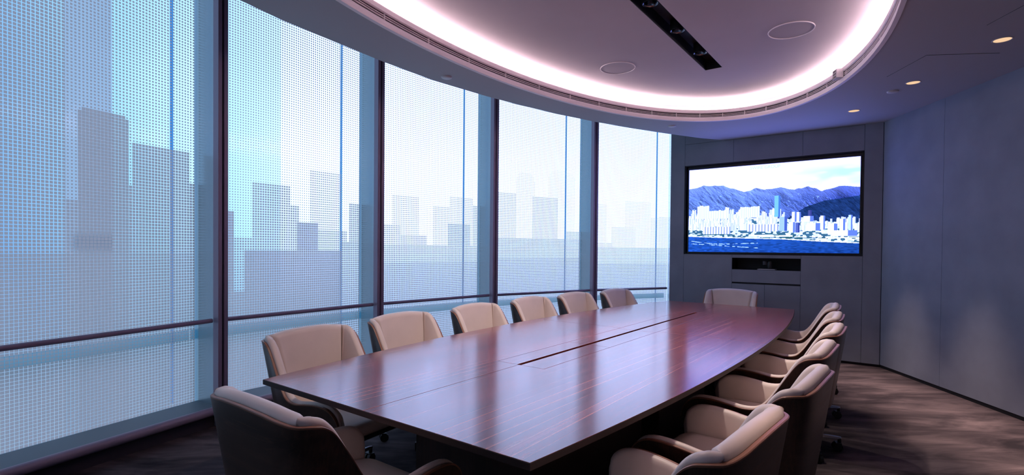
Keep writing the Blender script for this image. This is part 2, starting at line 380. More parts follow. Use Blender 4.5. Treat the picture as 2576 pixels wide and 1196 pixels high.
for i in range(8):
    g0, g1 = Vector((*GLASS[i], 0)), Vector((*GLASS[i + 1], 0))
    f0, f1 = Vector((*FRONT[i], 0)), Vector((*FRONT[i + 1], 0))
    d = (g1 - g0); ln = d.length; rz = math.atan2(d.y, d.x)
    # local frame: x along the pane, -y into the room
    w = structure(MB().box(0, ln, 0, .012, Z_SILL, ZT).build('window_%d' % (i + 1), M['glass'], loc=g0, rz=rz), 'tall glass pane with a printed dotted skyline, ' + ORD[i])
    fr_ = obj('frit_print', frit(i, ln), M['frit'], w, (0, -.003, 0)); fr_['kind'] = 'stuff'
    fr_['label'] = 'pale lilac square dots forming a city skyline'
    inv = w.matrix_basis.inverted()
    def lc(p, z=0):
        q = inv @ Vector((p.x, p.y, 0)); return (q.x, q.y)
    F0, F1, G0, G1 = lc(f0), lc(f1), (0, 0), (ln, 0)
    # sill ledge and kick plate
    MB().prism([F0, F1, G1, G0], Z_SILL - .025, Z_SILL).build('sill', M['sill'], w)
    dv = Vector((F1[0] - F0[0], F1[1] - F0[1])).normalized(); nv = Vector((-dv.y, dv.x))
    K0 = (F0[0] + nv.x * .035, F0[1] + nv.y * .035); K1 = (F1[0] + nv.x * .035, F1[1] + nv.y * .035)
    MB().prism([K0, K1, (K1[0] + nv.x * .02, K1[1] + nv.y * .02), (K0[0] + nv.x * .02, K0[1] + nv.y * .02)], 0, Z_SILL - .02).build('kick_plate', M['kick'], w)
    # tubes
    MB().tube([(F0[0] + dv.x * .08, F0[1] + dv.y * .08, LOW_Z), (F1[0], F1[1], LOW_Z)], .033, 16).build('lower_rail', M['mullion'], w, smooth=40)
    h0 = (F0[0] + nv.x * .055 + dv.x * .07, F0[1] + nv.y * .055 + dv.y * .07); h1 = (F1[0] + nv.x * .055 - dv.x * .008, F1[1] + nv.y * .055 - dv.y * .008)
    MB().tube([(*h0, RAIL_Z), (*h1, RAIL_Z)], .0175, 16).build('hand_rail', M['mullion'], w, smooth=40)
    MB().box(0, ln, .08, .10, .640, .715).build('outer_transom', M['transom'], w)
    if i in FIN_U:
        MB().box(FIN_U[i] - .006, FIN_U[i] + .006, .08, .10, Z_SILL, ZT).build('outer_fin', M['fin'], w)
# mullions: dark ribbed nose with a slate reveal running back to the glass
for i in range(1, 8):
    p = Vector((*FRONT[i], 0)); q = Vector((*GLASS[i], 0)); n = (q - p); dep = n.length; rz = math.atan2(n.y, n.x) - math.pi / 2
    # local: +y outward, +x along the facade
    e = structure(empty('mullion', p, rz), 'dark aubergine window mullion with slate reveal, ' + (['', 'rear', 'beside the camera', 'out of frame on the left', 'nearest, at far left', 'second from the left', 'third from the left', 'fourth, nearest the screen wall'][i]))
    MB().box(0, .030, -.012, .06, 0, ZT).build('nose_rib', M['mullion'], e, bevel=.003)
    MB().box(.046, .078, -.012, .06, 0, ZT).build('nose_rib', M['mullion'], e, bevel=.003)
    MB().box(.028, .048, .004, .05, 0, ZT).build('groove', M['kick'], e)
    MB().box(.003, .075, .06, dep + .03, 0, ZT).build('reveal', M['reveal'], e)

# ------------------------------------------------------------------ ceiling
TC = Vector((1.02, 4.165, 0)); AX = R(53.0)      # table frame: local x along the table, local y to the window
def tl(a, b_, z=0):
    return Vector((TC.x + a * math.cos(AX) - b_ * math.sin(AX), TC.y + a * math.sin(AX) + b_ * math.cos(AX), z))
OA, OB, OX, OY = 3.143, 1.501, -.60, -.20
NSEG = 144
def oval(off=0.0, n=NSEG):
    out = []
    for k_ in range(n):
        th = 2 * math.pi * k_ / n; x, y = OA * math.cos(th), OB * math.sin(th)
        nx, ny = math.cos(th) / OA, math.sin(th) / OB; l_ = math.hypot(nx, ny)
        p = tl(OX + x + off * nx / l_, OY + y + off * ny / l_); out.append((p.x, p.y))
    return out
def plate_with_holes(name, outer, holes, z0, z1, mat, parent=None):
    bm = bmesh.new(); edges = []
    for loop in [outer] + holes:
        vs = [bm.verts.new((x, y, z0)) for x, y in loop]
        edges += [bm.edges.new((vs[i], vs[(i + 1) % len(vs)])) for i in range(len(vs))]
    bmesh.ops.triangle_fill(bm, edges=edges, use_beauty=True)
    r = bmesh.ops.extrude_face_region(bm, geom=list(bm.faces))
    bmesh.ops.translate(bm, verts=[v for v in r['geom'] if isinstance(v, bmesh.types.BMVert)], vec=(0, 0, z1 - z0))
    bmesh.ops.recalc_face_normals(bm, faces=bm.faces)
    me = bpy.data.meshes.new(name); bm.to_mesh(me); bm.free()
    return obj(name, me, mat, parent)
soffit_edge = [(-2.78, REAR_Y), (-2.74, -.6), (-2.54, 1.0), (-2.20, 2.25), (-1.97, 2.80), (-1.734, 3.30), (-1.601, 3.569), (-1.425, 3.845), (-1.218, 4.165), (-1.085, 4.37), (-.762, 4.808), (-.321, 5.268), (.037, 5.60), (.50, 5.98), (1.01, 6.34), (1.55, 6.67), (2.095, 6.955), (2.60, 7.20), (2.99, 7.33)]
pc = CORNER + Vector((.05, .05, 0))
ceil_poly = soffit_edge + [(pc.x, pc.y), (side_end.x + .05, REAR_Y)]
ceil = structure(plate_with_holes('ceiling', ceil_poly, [oval(.02)], ZC, ZC + .05, M['ceiling']), 'dim grey painted suspended ceiling with a curved edge')
def ring(name, prof, mat, parent=ceil, smooth=30):
    """sweep a closed (offset, z) profile round the oval"""
    loops = [oval(o) for o, z in prof]
    rings = [[(loops[j][k_][0], loops[j][k_][1], prof[j][1]) for j in range(len(prof))] for k_ in range(NSEG)]
    return MB().loft(rings, cap=False, close=True).build(name, mat, parent, smooth=smooth)
ring('fascia_trim', [(0, 2.953), (0, 2.975), (.014, 2.975), (.03, 2.972), (.03, 2.953)], M['fascia'])
ring('fascia_trim', [(.004, 2.978), (.004, 3.000), (.016, 3.000), (.016, 2.976)], M['fascia'])
ring('fascia_lip', [(.003, 3.045), (-.003, 3.052), (-.003, 3.084), (.003, 3.090), (.30, 3.090), (.30, 3.084), (.016, 3.084), (.016, 3.045)], M['fascia'])
ring('grille_back', [(.034, 2.976), (.034, 3.084), (.044, 3.084), (.044, 2.976)], M['black'])
ring('grille_slot_shade', [(.0165, 3.0455), (.034, 3.0455), (.034, 3.047), (.0165, 3.047)], M['black'])  # black linings paint shade inside the grille slots
ring('grille_slot_shade', [(.0165, 2.998), (.034, 2.998), (.034, 2.9995), (.0165, 2.9995)], M['black'])
ring('grille_blade', [(.004, 3.0130), (.004, 3.0170), (.016, 3.0170), (.016, 3.0130)], M['fascia'])
ring('grille_blade', [(.004, 3.0280), (.004, 3.0320), (.016, 3.0320), (.016, 3.0280)], M['fascia'])
ring('cove_back', [(.26, 3.08), (.26, ZR + .01), (.30, ZR + .01), (.30, 3.08)], M['raised'])
# grille dividers
me_div = MB().box(-.003, .003, .003, .016, 3.000, 3.045).mesh('grille_divider'); me_div.materials.append(M['fascia'])
ov0 = oval(0, 40); ov1 = oval(.1, 40)
for k_ in range(40):
    p, q = Vector((*ov0[k_], 0)), Vector((*ov1[k_], 0)); n = q - p
    o = bpy.data.objects.new('grille_divider', me_div); C.objects.link(o); o.parent = ceil
    o.location = p; o.rotation_euler = (0, 0, math.atan2(n.y, n.x) - math.pi / 2)
# raised ceiling with the lamp slot
SA0, SA1, SB0, SB1 = -2.56, 1.362, -.262, -.100
slot = [tl(SA0, SB0), tl(SA1, SB0), tl(SA1, SB1), tl(SA0, SB1)]
raised = plate_with_holes('raised_ceiling', oval(.28), [[(p.x, p.y) for p in slot]], ZR, ZR + .02, M['raised'], ceil)
raised['label'] = 'raised oval ceiling field washed by pink cove light'
fr = empty('lamp_slot', tl((SA0 + SA1) / 2, (SB0 + SB1) / 2, ZR), AX, ceil)
fr['label'] = 'long black recessed light slot in the raised oval ceiling'
hl, hw = (SA1 - SA0) / 2, (SB1 - SB0) / 2
MB().box(-hl, hl, -hw, hw, .10, .11).build('slot_back', M['black'], fr)
for y in (-hw, hw - .004): MB().box(-hl, hl, y, y + .004, .002, .11).build('slot_side', M['black'], fr)
for x in (-hl, hl - .004): MB().box(x, x + .004, -hw, hw, .002, .11).build('slot_end', M['black'], fr)

def spot(name, loc, watts, angle, blend, col, parent, radius=.03):
    l_ = bpy.data.lights.new(name, 'SPOT'); l_.energy = watts; l_.spot_size = R(angle); l_.spot_blend = blend
    l_.color = col; l_.shadow_soft_size = radius
    o = bpy.data.objects.new(name, l_); C.objects.link(o); o.location = loc; o.parent = parent
    return o
WHICH = ['out of frame, nearest the camera', 'out of frame, second from the camera', 'at the frame top edge', 'middle of the visible three', 'nearest the slot end']
for k_, a in enumerate((-1.44, -.86, -.283, .297, .897)):
    p = tl(a, -.19, ZR)
    s = empty('slot_spotlight', p, AX)
    tag(s, 'small dark reflector spotlight in the ceiling slot, ' + WHICH[k_], 'spotlight', 'spotlights in the ceiling slot')
    MB().lathe([(.052, .016), (.056, .010), (.056, .016), (.050, .02), (.030, .075), (.028, .075), (.047, .018)], 32).build('reflector', M['reflector'], s, smooth=40)
    MB().lathe([(.0, .072), (.03, .072), (.03, .078), (.0, .078)], 24).build('lamp', M['spotlens'], s)
    MB().lathe([(.056, .012), (.060, .012), (.060, .10), (.056, .10)], 32).build('housing', M['black'], s, smooth=40)
    spot('spot_light', (0, 0, .012), TABLE_SPOT_W, 92, .6, (1.0, .84, .77), s)

# ceiling discs, downlights, speakers, sensor, access panels
for k_, (x, y) in enumerate(((-.609, 4.729), (1.998, 6.507), (3.683, 5.034))):
    o = MB().lathe([(0, -.012), (.040, -.012), (.047, -.008), (.050, 0), (0, 0)], 32).build('sprinkler_cover', M['white_plastic'], loc=(x, y, ZC), smooth=40)
    tag(o, ['pale round sprinkler cover on the ceiling above the third window', 'pale round sprinkler cover on the ceiling near the last window', 'pale round sprinkler cover on the ceiling beside a warm downlight'][k_], 'sprinkler cover', 'sprinkler covers')
for k_, (x, y) in enumerate(((3.573, 3.798), (3.675, 4.77), (3.772, 5.739), (3.475, 2.83), (1.12, 1.28))):
    s = empty('downlight', (x, y, ZC))
    tag(s, 'warm lit recessed round downlight, ' + ['rightmost and nearest', 'middle of the three visible', 'farthest, nearest the screen wall', 'out of frame near the right wall', 'out of frame above the foreground chair'][k_], 'downlight', 'warm downlights along the right wall')
    MB().lathe([(.050, -.001), (.056, -.004), (.060, -.001), (.060, .0), (.050, .0)], 32).build('trim_ring', M['white_plastic'], s, smooth=40)
    MB().lathe([(0, -.0015), (.051, -.0015), (.051, .0), (0, .0)], 32).build('lens', M['lamp'], s)
    spot('down_light', (0, 0, -.02), WALL_SPOT_W * (.45 if k_ == 4 else 1), 34, 1.0, (1.0, .74, .64), s).rotation_euler = (0, R(0 if k_ == 4 else -2), 0)
for k_, (x, y) in enumerate(((1.031, 5.139), (2.257, 4.23))):
    s = empty('ceiling_speaker', (x, y, ZR))
    tag(s, ['round flush ceiling speaker in the raised oval, left one near the cove', 'round flush ceiling speaker in the raised oval, right one'][k_], 'speaker', 'ceiling speakers')
    MB().lathe([(.164, -.003), (.165, -.006), (.170, -.006), (.172, 0), (.164, 0)], 48).build('rim', M['fascia'], s, smooth=40)
    MB().lathe([(0, -.0012), (.165, -.0012), (.165, 0), (0, 0)], 48).build('grille', M['speaker_grille'], s)
# small sensor box on the fascia
s = empty('sensor_box', (0, 0, 0))
ovf = oval(0, 720); ovg = oval(-.1, 720)
bi = min(range(720), key=lambda k_: (ovf[k_][0] - 3.05) ** 2 + (ovf[k_][1] - 4.79) ** 2)
pin = Vector((ovf[bi][0], ovf[bi][1], 0)); nin = (Vector((*ovg[bi], 0)) - pin).normalized()
s.location = pin + Vector((0, 0, 3.035)); s.rotation_euler = (0, 0, math.atan2(nin.y, nin.x) - math.pi / 2)
tag(s, 'small white slotted sensor box fixed to the curved cove fascia', 'sensor')
MB().box(-.045, .045, -.004, .055, -.042, .042).build('case', M['white_plastic'], s, bevel=.004)
for x in (-.022, .0, .022):
    for z in (-.026, 0, .026): MB().box(x - .006, x + .006, .054, .057, z - .008, z + .008).build('slot', M['plastic'], s)
for k_, (cx_, cy_) in enumerate(((3.555, 4.332), (3.47, 3.27))):
    a_ = MB().box(-.26, .26, -.257, .257, -.0022, 0).build('access_panel', M['ceiling'], ceil, (cx_, cy_, ZC), R(-6.5))
    for (x0, x1, y0, y1) in ((-.264, .264, -.261, -.257), (-.264, .264, .257, .261), (-.264, -.26, -.257, .257), (.26, .264, -.257, .257)):
        MB().box(x0, x1, y0, y1, -.0005, 0).build('joint', M['dark_gap'], a_)

# cove LED strip
led = ring('cove_light_strip', [(.025, 3.0905), (.025, 3.0965), (.075, 3.0965), (.075, 3.0905)], M['led'], None)
tag(led, 'pinkish white light strip hidden in the oval ceiling cove', 'light strip')

# ------------------------------------------------------------------ big screen
SW, SH = 2.105, 1.203
tv = empty('wall_screen_display', CORNER + U * 1.2835 + Vector((0, 0, 1.343)), RZ_TV)
tag(tv, 'large wall recessed display showing a bright harbour city skyline under mountains', 'display')
TW, TH = 2.198, 1.297
MB().box(-TW / 2, TW / 2, -.26, -.06, 0, TH).build('body', M['bezel'], tv)
for (x0, x1, z0, z1) in ((-TW / 2, -TW / 2 + .012, 0, TH), (TW / 2 - .012, TW / 2, 0, TH), (-TW / 2, TW / 2, 0, .012), (-TW / 2, TW / 2, TH - .012, TH)):
    MB().box(x0, x1, -.06, -.001, z0, z1).build('recess_frame', M['black'], tv)
for (x0, x1, z0, z1) in ((-SW / 2 - .014, -SW / 2, .022, .05 + SH), (SW / 2, SW / 2 + .014, .022, .05 + SH), (-SW / 2, SW / 2, .022, .034), (-SW / 2, SW / 2, .034 + SH, .05 + SH)):
    MB().box(x0, x1, -.06, -.028, z0, z1).build('bezel', M['bezel'], tv)

def vnoise(h, w, cells, rng):
    g = rng.random((cells[0] + 2, cells[1] + 2)); y = np.linspace(0, cells[0], h); x = np.linspace(0, cells[1], w)
    yi = y.astype(int); xi = x.astype(int); fy = (y - yi)[:, None]; fx = (x - xi)[None]
    fy = fy * fy * (3 - 2 * fy); fx = fx * fx * (3 - 2 * fx)
    a_ = g[yi][:, xi]; b_ = g[yi][:, xi + 1]; c_ = g[yi + 1][:, xi]; d_ = g[yi + 1][:, xi + 1]
    return (a_ * (1 - fx) + b_ * fx) * (1 - fy) + (c_ * (1 - fx) + d_ * fx) * fy
def screen_picture(w, h):
    """harbour view: returns h x w x 3 linear colours, row 0 at the top"""
    rng = np.random.default_rng(7)
    img = np.zeros((h, w, 3)); X = (np.arange(w) + .5) / w; Y = (np.arange(h) + .5) / h
    XX, YY = np.meshgrid(X, Y)
    img[:] = (.69, .78, 3.3)
    cl = vnoise(h, w, (12, 8), rng) * .6 + vnoise(h, w, (30, 16), rng) * .4
    k_ = np.clip((XX - .60) / .3, 0, 1) * np.clip((YY - .06) / .06, 0, 1) * np.clip((.30 - YY) / .08, 0, 1) * np.clip((cl - .38) * 4, 0, 1)
    img = img * (1 - k_[..., None]) + np.array((.42, .95, 2.6)) * k_[..., None]
    rx = [0, .05, .098, .15, .19, .234, .298, .36, .434, .48, .58, .66, .734, .807, .85, .897, .95, 1]
    ry = [.235, .222, .202, .205, .215, .217, .262, .305, .268, .287, .276, .305, .279, .335, .318, .292, .305, .319]
    ridge = np.interp(X, rx, ry) + (vnoise(2, w, (1, 40), rng)[0] - .5) * .012
    tex = vnoise(h, w, (26, 30), rng) * .5 + vnoise(h, w, (60, 70), rng) * .5
    # relief: ridged height field shaded from the side
    hf = np.zeros((h, w))
    for (cy_, cx_), am in (((5, 9), 1.0), ((11, 20), .6), ((22, 40), .35), ((44, 84), .2), ((88, 170), .12)):
        nz = vnoise(h, w * 2, (cy_, cx_ * 2), rng)
        sh = np.stack([np.roll(nz[r_], int(r_ * .8))[:w] for r_ in range(h)])
        hf += am * (1 - np.abs(2 * sh - 1))
    gx = np.gradient(hf, axis=1) * w / 100.0; gyy = np.gradient(hf, axis=0) * h / 60.0
    shade = np.clip(.62 + .55 * gx - .30 * gyy, .12, 1.5)
    mt = YY > ridge[None]
    near = np.clip((XX - .40) / .5, 0, 1)
    mc = np.array((.13, .24, .85)) * (1 - near[..., None]) + np.array((.035, .07, .46)) * near[..., None]
    far = np.clip(1 - (YY - ridge[None]) / .12, 0, 1)[..., None]
    mcol = mc * shade[..., None] * 1.25 + far * np.array((.06, .085, .26))
    # bare light flecks
    fl = (vnoise(h, w, (90, 130), rng) > .90) & (YY > ridge[None] + .05)
    mcol = np.where(fl[..., None], mcol + np.array((.12, .22, .4)), mcol)
    # darker wooded hill on the right
    hill = np.interp(X, [.62, .72, .82, .92, 1], [.62, .50, .44, .42, .40])
    wd = (YY > hill[None]) & (XX > .62)
    mcol = np.where(wd[..., None], np.array((.010, .034, .16)) * (.25 + 1.1 * shade[..., None] * (.5 + tex[..., None])), mcol)
    img = np.where(mt[..., None], mcol, img)
    shore = np.interp(X, [0, .2, .425, .6, .8, 1], [.815, .83, .842, .852, .876, .895])
    # city ground
    gy = np.interp(X, [0, .3, .6, .8, 1], [.62, .60, .62, .66, .68])
    grd = (YY > gy[None]) & (YY < shore[None])
    gt = vnoise(h, w, (70, 60), rng)
    gc = np.where((gt > .70)[..., None] | ((gt > .5) & (YY > .74))[..., None], np.array((.03, .10, .20)), np.array((.75, 1.0, 1.9))) * (.5 + gt[..., None])
    img = np.where(grd[..., None], gc, img)
    def block(x0, x1, y0, y1, light=(.85, 1.0, 2.0), dark=(.10, .18, .75), sh=.35):
        i0, i1 = int(y0 * h), max(int(y1 * h), int(y0 * h) + 1); j0, j1 = int(x0 * w), max(int(x1 * w), int(x0 * w) + 1)
        jm = int(j0 + (j1 - j0) * (1 - sh))
        img[i0:i1, j0:jm] = light; img[i0:i1, jm:j1] = dark
        if i1 - i0 > 8:
            img[i0 + 2:i1:3, j0:jm] *= .86
    # back rows then front rows
    for yb, hh, nn, ww in ((.585, .075, 90, .012), (.63, .075, 110, .012), (.675, .065, 120, .013), (.72, .05, 110, .013)):
        xs_ = np.sort(rng.random(nn))
        for x in xs_:
            if x > .60 and yb < .66: continue
            hgt = hh * (.35 + .8 * rng.random()); wd_ = ww * (.6 + .7 * rng.random())
            yb_ = yb + (x - .4) * .03
            block(x, x + wd_, yb_ - hgt, yb_ + .03, light=tuple(np.array((.85, 1.0, 2.0)) * (.6 + .5 * rng.random())), dark=(.40, .52, 1.4), sh=.2 + .25 * rng.random())
    for x0, x1, y0, n_ in ((.06, .14, .44, 6), (.34, .46, .47, 9), (.14, .25, .50, 7), (.245, .27, .47, 2)):
        for k2 in range(n_):
            a_ = x0 + (x1 - x0) * k2 / n_; block(a_, a_ + (x1 - x0) / n_, y0 + .012 * rng.random(), .60, dark=(.50, .62, 1.5), sh=.3)
    for k2 in range(10):
        a_ = .10 + .018 * k2; block(a_, a_ + .018, .70 + .004 * rng.random(), .79, dark=(.22, .30, 1.0), sh=.35)
    for k2 in range(10):
        a_ = .385 + .0185 * k2; block(a_, a_ + .0185, .68 + .004 * rng.random(), .765, dark=(.22, .30, 1.0), sh=.35)
    block(.545, .580, .365, .60, (.16, .48, 1.1), (.05, .16, .6), .3)
    block(.645, .672, .55, .66); block(.673, .695, .555, .66); block(.63, .665, .665, .78); block(.667, .69, .67, .78, (.08, .12, .5), (.03, .05, .3))
    block(.735, .755, .54, .60, (.05, .07, .3), (.03, .04, .25)); block(.71, .765, .60, .66)
    block(.575, .62, .60, .76, (.3, .5, 1.2), (.05, .1, .5)); block(.80, .825, .60, .75); block(.90, .93, .64, .80); block(.945, .965, .60, .76, (.5, .7, 1.5)); block(.84, .89, .69, .80)
    block(.86, .99, .76, .82); block(.73, .80, .68, .76)
    # shoreline roads and green
    for k2 in range(26):
        x = rng.random(); yy = np.interp(x, [0, 1], [.775, .83]) + .05 * rng.random() - .015
        i0 = int(yy * h); j0 = int(x * w); img[i0:i0 + 2, j0:j0 + int(w * (.03 + .06 * rng.random()))] = (.015, .09, .12)
    for k2 in range(18):
        x = .4 + .6 * rng.random(); yy = np.interp(x, [.4, 1], [.80, .86]) + .03 * rng.random() - .02
        i0 = int(yy * h); j0 = int(x * w); img[i0:i0 + 2, j0:j0 + int(w * (.05 + .06 * rng.random()))] = (1.4, 1.6, 2.0)
    sea = YY > shore[None]
    st = vnoise(h, w, (110, 60), rng)
    sc_ = np.array((.008, .055, .36)) * (.6 + .8 * st[..., None]) * (1.15 - .35 * XX[..., None])
    sc_ = sc_ + np.clip(1 - YY, 0, .2)[..., None] * np.array((.02, .10, .3))
    img = np.where(sea[..., None], sc_, img)
    lip = (YY > shore[None] - .008) & (YY <= shore[None]); img = np.where(lip[..., None], np.array((1.2, 1.4, 1.8)), img)
    for f_ in (lambda x: .865 + .10 * x + .02 * np.sin(9 * x), lambda x: .90 + .11 * x):
        wk = (np.abs(YY - f_(XX)) < .004) & (XX < .45) & (XX > .02) & (st > .45); img = np.where(wk[..., None], np.array((.35, .6, 1.3)), img)
    return img
PW, PH = 560, 320
pic = screen_picture(PW, PH)
xg = np.linspace(-SW / 2, SW / 2, PW + 1); zg = np.linspace(.034, .034 + SH, PH + 1)
XX, ZZ = np.meshgrid(-xg, zg)          # seen from the room the picture's left is +u
co = np.zeros(((PH + 1) * (PW + 1), 3)); co[:, 0] = XX.ravel(); co[:, 2] = ZZ.ravel()
jj, ii = np.meshgrid(np.arange(PW), np.arange(PH)); a_ = (ii * (PW + 1) + jj).ravel()
quads = np.stack([a_, a_ + 1, a_ + PW + 2, a_ + PW + 1], 1)
me = bpy.data.meshes.new('screen_image'); me.vertices.add(len(co)); me.vertices.foreach_set('co', co.ravel())
me.loops.add(quads.size); me.loops.foreach_set('vertex_index', quads.ravel())
me.polygons.add(len(quads)); me.polygons.foreach_set('loop_start', np.arange(len(quads)) * 4); me.update(calc_edges=True)
ca = me.color_attributes.new('picture', 'FLOAT_COLOR', 'CORNER')
cols = np.ones((PH, PW, 4, 4)); cols[..., :3] = pic[::-1][:, :, None, :]
ca.data.foreach_set('color', cols.ravel())
m, t, b = new_mat('screen_picture'); t.nodes.remove(b)
at = t.nodes.new('ShaderNodeVertexColor'); at.layer_name = 'picture'
em = t.nodes.new('ShaderNodeEmission'); em.inputs['Strength'].default_value = SCREEN_STRENGTH
t.links.new(at.outputs['Color'], em.inputs['Color']); t.links.new(em.outputs[0], t.nodes['Material Output'].inputs['Surface'])
scr = obj('screen_image', me, m, tv, (0, -.045, 0)); scr['label'] = 'glowing blue and white harbour picture'
cu = bpy.data.curves.new('caption', 'FONT'); cu.body = 'SWIRE GROUP'; cu.size = .058; cu.align_x = 'CENTER'; cu.extrude = 0
txo = bpy.data.objects.new('caption_tmp', cu); C.objects.link(txo)
dg = bpy.context.evaluated_depsgraph_get(); tme = bpy.data.meshes.new_from_object(txo.evaluated_get(dg)); bpy.data.objects.remove(txo)
cap = obj('caption', tme, emit('caption_cyan', (.62, .93, 1.0), .98), tv, (.03, -.0435, 1.178)); cap.rotation_euler = (math.pi / 2, 0, math.pi)
cap['kind'] = 'stuff'; cap['label'] = 'faint pale lettering at the top of the picture'

# camera unit standing in the niche
cu_ = empty('conference_camera', CORNER + U * 1.275 + Vector((-.6, -.8, 0)).normalized() * -.10 + Vector((0, 0, 1.141)), RZ_TV)
tag(cu_, 'small dark conference camera on a pale base in the wall niche', 'camera')
MB().box(-.11, .11, -.05, .085, 0, .010).build('base', M['white_plastic'], cu_, bevel=.003)
MB().lathe([(.035, .010), (.040, .02), (.040, .085), (.030, .115), (0, .122)], 24, (-.035, 0, 0)).build('swivel', M['plastic'], cu_, smooth=50)
MB().lathe([(0, 0), (.036, 0), (.038, .012), (.038, .05), (.030, .058), (0, .058)], 24).build('head', pbr('camera_head', (.05, .05, .06), .3), cu_, (.03, -.02, .065), smooth=40)

# ------------------------------------------------------------------ table
table = empty('conference_table', TC, AX)
tag(table, 'long boat shaped rosewood conference table with a central cable slot', 'table')
ZTOP = .74
TH_ = .024
SEAM = .08
def edge_w(x, s):
    """half width of the boat shape on the window side (+1) and the other side (-1)"""
    t_ = (x + 2.642) / 5.284
    e0, e1 = (.825, .715) if s > 0 else (.79, .74)
    mid = 1.035 if s > 0 else .945
    lin = e0 + (e1 - e0) * t_
    return lin + (mid - (e0 + e1) / 2) * (1 - (2 * t_ - 1) ** 2)
GAP = .0009
FB0, FB1 = -.138, .184
SL0, SL1 = .019, .045      # cable slot
FX0, FX1 = -1.578, 1.600
def top_panel(x0, x1, s):
    n = 24; outer = [(x0 + (x1 - x0) * k_ / n, s * edge_w(x0 + (x1 - x0) * k_ / n, s)) for k_ in range(n + 1)]
    mid_ = .032 + s * GAP
    inner_b = (FB1 if s > 0 else FB0) + s * GAP
    poly = outer[:]
    if x0 < FX0:      # near piece: notch starts at FX0
        poly += [(x1, inner_b), (FX0 - GAP, inner_b), (FX0 - GAP, mid_), (x0, mid_)]
    else:
        poly += [(x1, mid_), (FX1 + GAP, mid_), (FX1 + GAP, inner_b), (x0, inner_b)]
    return MB().prism(poly, ZTOP - TH_, ZTOP).build('top_panel', M['tabletop'], table, bevel=.0012)
for s in (1, -1):
    top_panel(-2.642, SEAM - GAP, s); top_panel(SEAM + GAP, 2.642, s)
ol = [(-2.642 + 5.284 * k_ / 60, edge_w(-2.642 + 5.284 * k_ / 60, 1)) for k_ in range(61)] + [(2.642 - 5.284 * k_ / 60, -edge_w(2.642 - 5.284 * k_ / 60, -1)) for k_ in range(61)]
oo = [(x + (.0015 if x > 2.64 else -.0015 if x < -2.64 else 0), y + math.copysign(.0015, y)) for x, y in ol]
MB().loft([[(x, y, z) for x, y in lp] for lp, z in ((ol, ZTOP - .0015), (oo, ZTOP - .003), (oo, ZTOP - TH_ - .001), (ol, ZTOP - TH_ - .001))], cap=False).build('edge_band', M['band'], table)
fx = [FX0, -.775, .032, .838, FX1]
for x0, x1 in zip(fx, fx[1:]):
    for y0, y1 in ((FB0, SL0), (SL1, FB1)):
        MB().box(x0 + GAP, x1 - GAP, y0 + GAP, y1 - GAP, ZTOP - .02, ZTOP).build('cable_flap', M['tabletop'], table, bevel=.001)
MB().box(FX0, FX1, FB0 - .02, FB1 + .02, ZTOP - .10, ZTOP - .05).build('cable_tray', M['black'], table)
# under-frame, set back from the edge
n = 30
def inset(x, s, dlt): return s * (edge_w(x, s) - dlt)
poly = [(-2.5 + 5.0 * k_ / n, inset(-2.5 + 5.0 * k_ / n, 1, .12)) for k_ in range(n + 1)] + [(2.5 - 5.0 * k_ / n, inset(2.5 - 5.0 * k_ / n, -1, .12)) for k_ in range(n + 1)]
MB().prism(poly, ZTOP - .05, ZTOP - TH_).build('under_frame', M['tablebase'], table)
for x0, x1 in ((-2.0, -.75), (-.45, .6), (.9, 2.0)):
    p_ = MB().box(x0, x1, -.36, .42, .06, ZTOP - .05).build('pedestal', M['tablebase'], table, bevel=.004)
    MB().box(x0 + .03, x1 - .03, -.33, .39, 0, .06).build('plinth', M['black'], p_)

# ------------------------------------------------------------------ chairs
def catmull(keys, per):
    out = []
    for i in range(len(keys) - 1):
        p0, p1, p2, p3 = (np.array(keys[max(i - 1, 0)]), np.array(keys[i]), np.array(keys[i + 1]), np.array(keys[min(i + 2, len(keys) - 1)]))
        for k_ in range(per):
            u = k_ / per
            out.append(.5 * ((2 * p1) + (-p0 + p2) * u + (2 * p0 - 5 * p1 + 4 * p2 - p3) * u ** 2 + (-p0 + 3 * p1 - 3 * p2 + p3) * u ** 3))
    out.append(np.array(keys[-1], float)); return out
# half outline from the middle of the back round to the arm front: x, y, top height
KEYS = [(0, -.300, .878), (.12, -.298, .875), (.21, -.290, .866), (.270, -.272, .858), (.300, -.240, .856), (.307, -.205, .846), (.310, -.170, .815), (.313, -.125, .745), (.315, -.078, .665), (.317, -.034, .600), (.320, .01, .562), (.323, .08, .552), (.325, .16, .563), (.325, .25, .572), (.322, .33, .564), (.316, .385, .525), (.311, .405, .472), (.309, .41, .44)]
PER = 4
half = catmull(KEYS, PER)
FULL = [np.array((-p[0], p[1], p[2])) for p in reversed(half[1:])] + half
NS = len(FULL); MIDI = len(half) - 1
ZB = .365
def wallpt(i, z, off=0.0):
    p = FULL[i]; a = FULL[max(i - 1, 0)]; b_ = FULL[min(i + 1, NS - 1)]
    tx, ty = b_[0] - a[0], b_[1] - a[1]; l_ = math.hypot(tx, ty) or 1
    nx, ny = -ty / l_, tx / l_          # inward (towards the sitter)
    f_ = 1 - .46 * (p[2] - z)
    return (p[0] * f_ + nx * off, p[1] * f_ + ny * off, z)
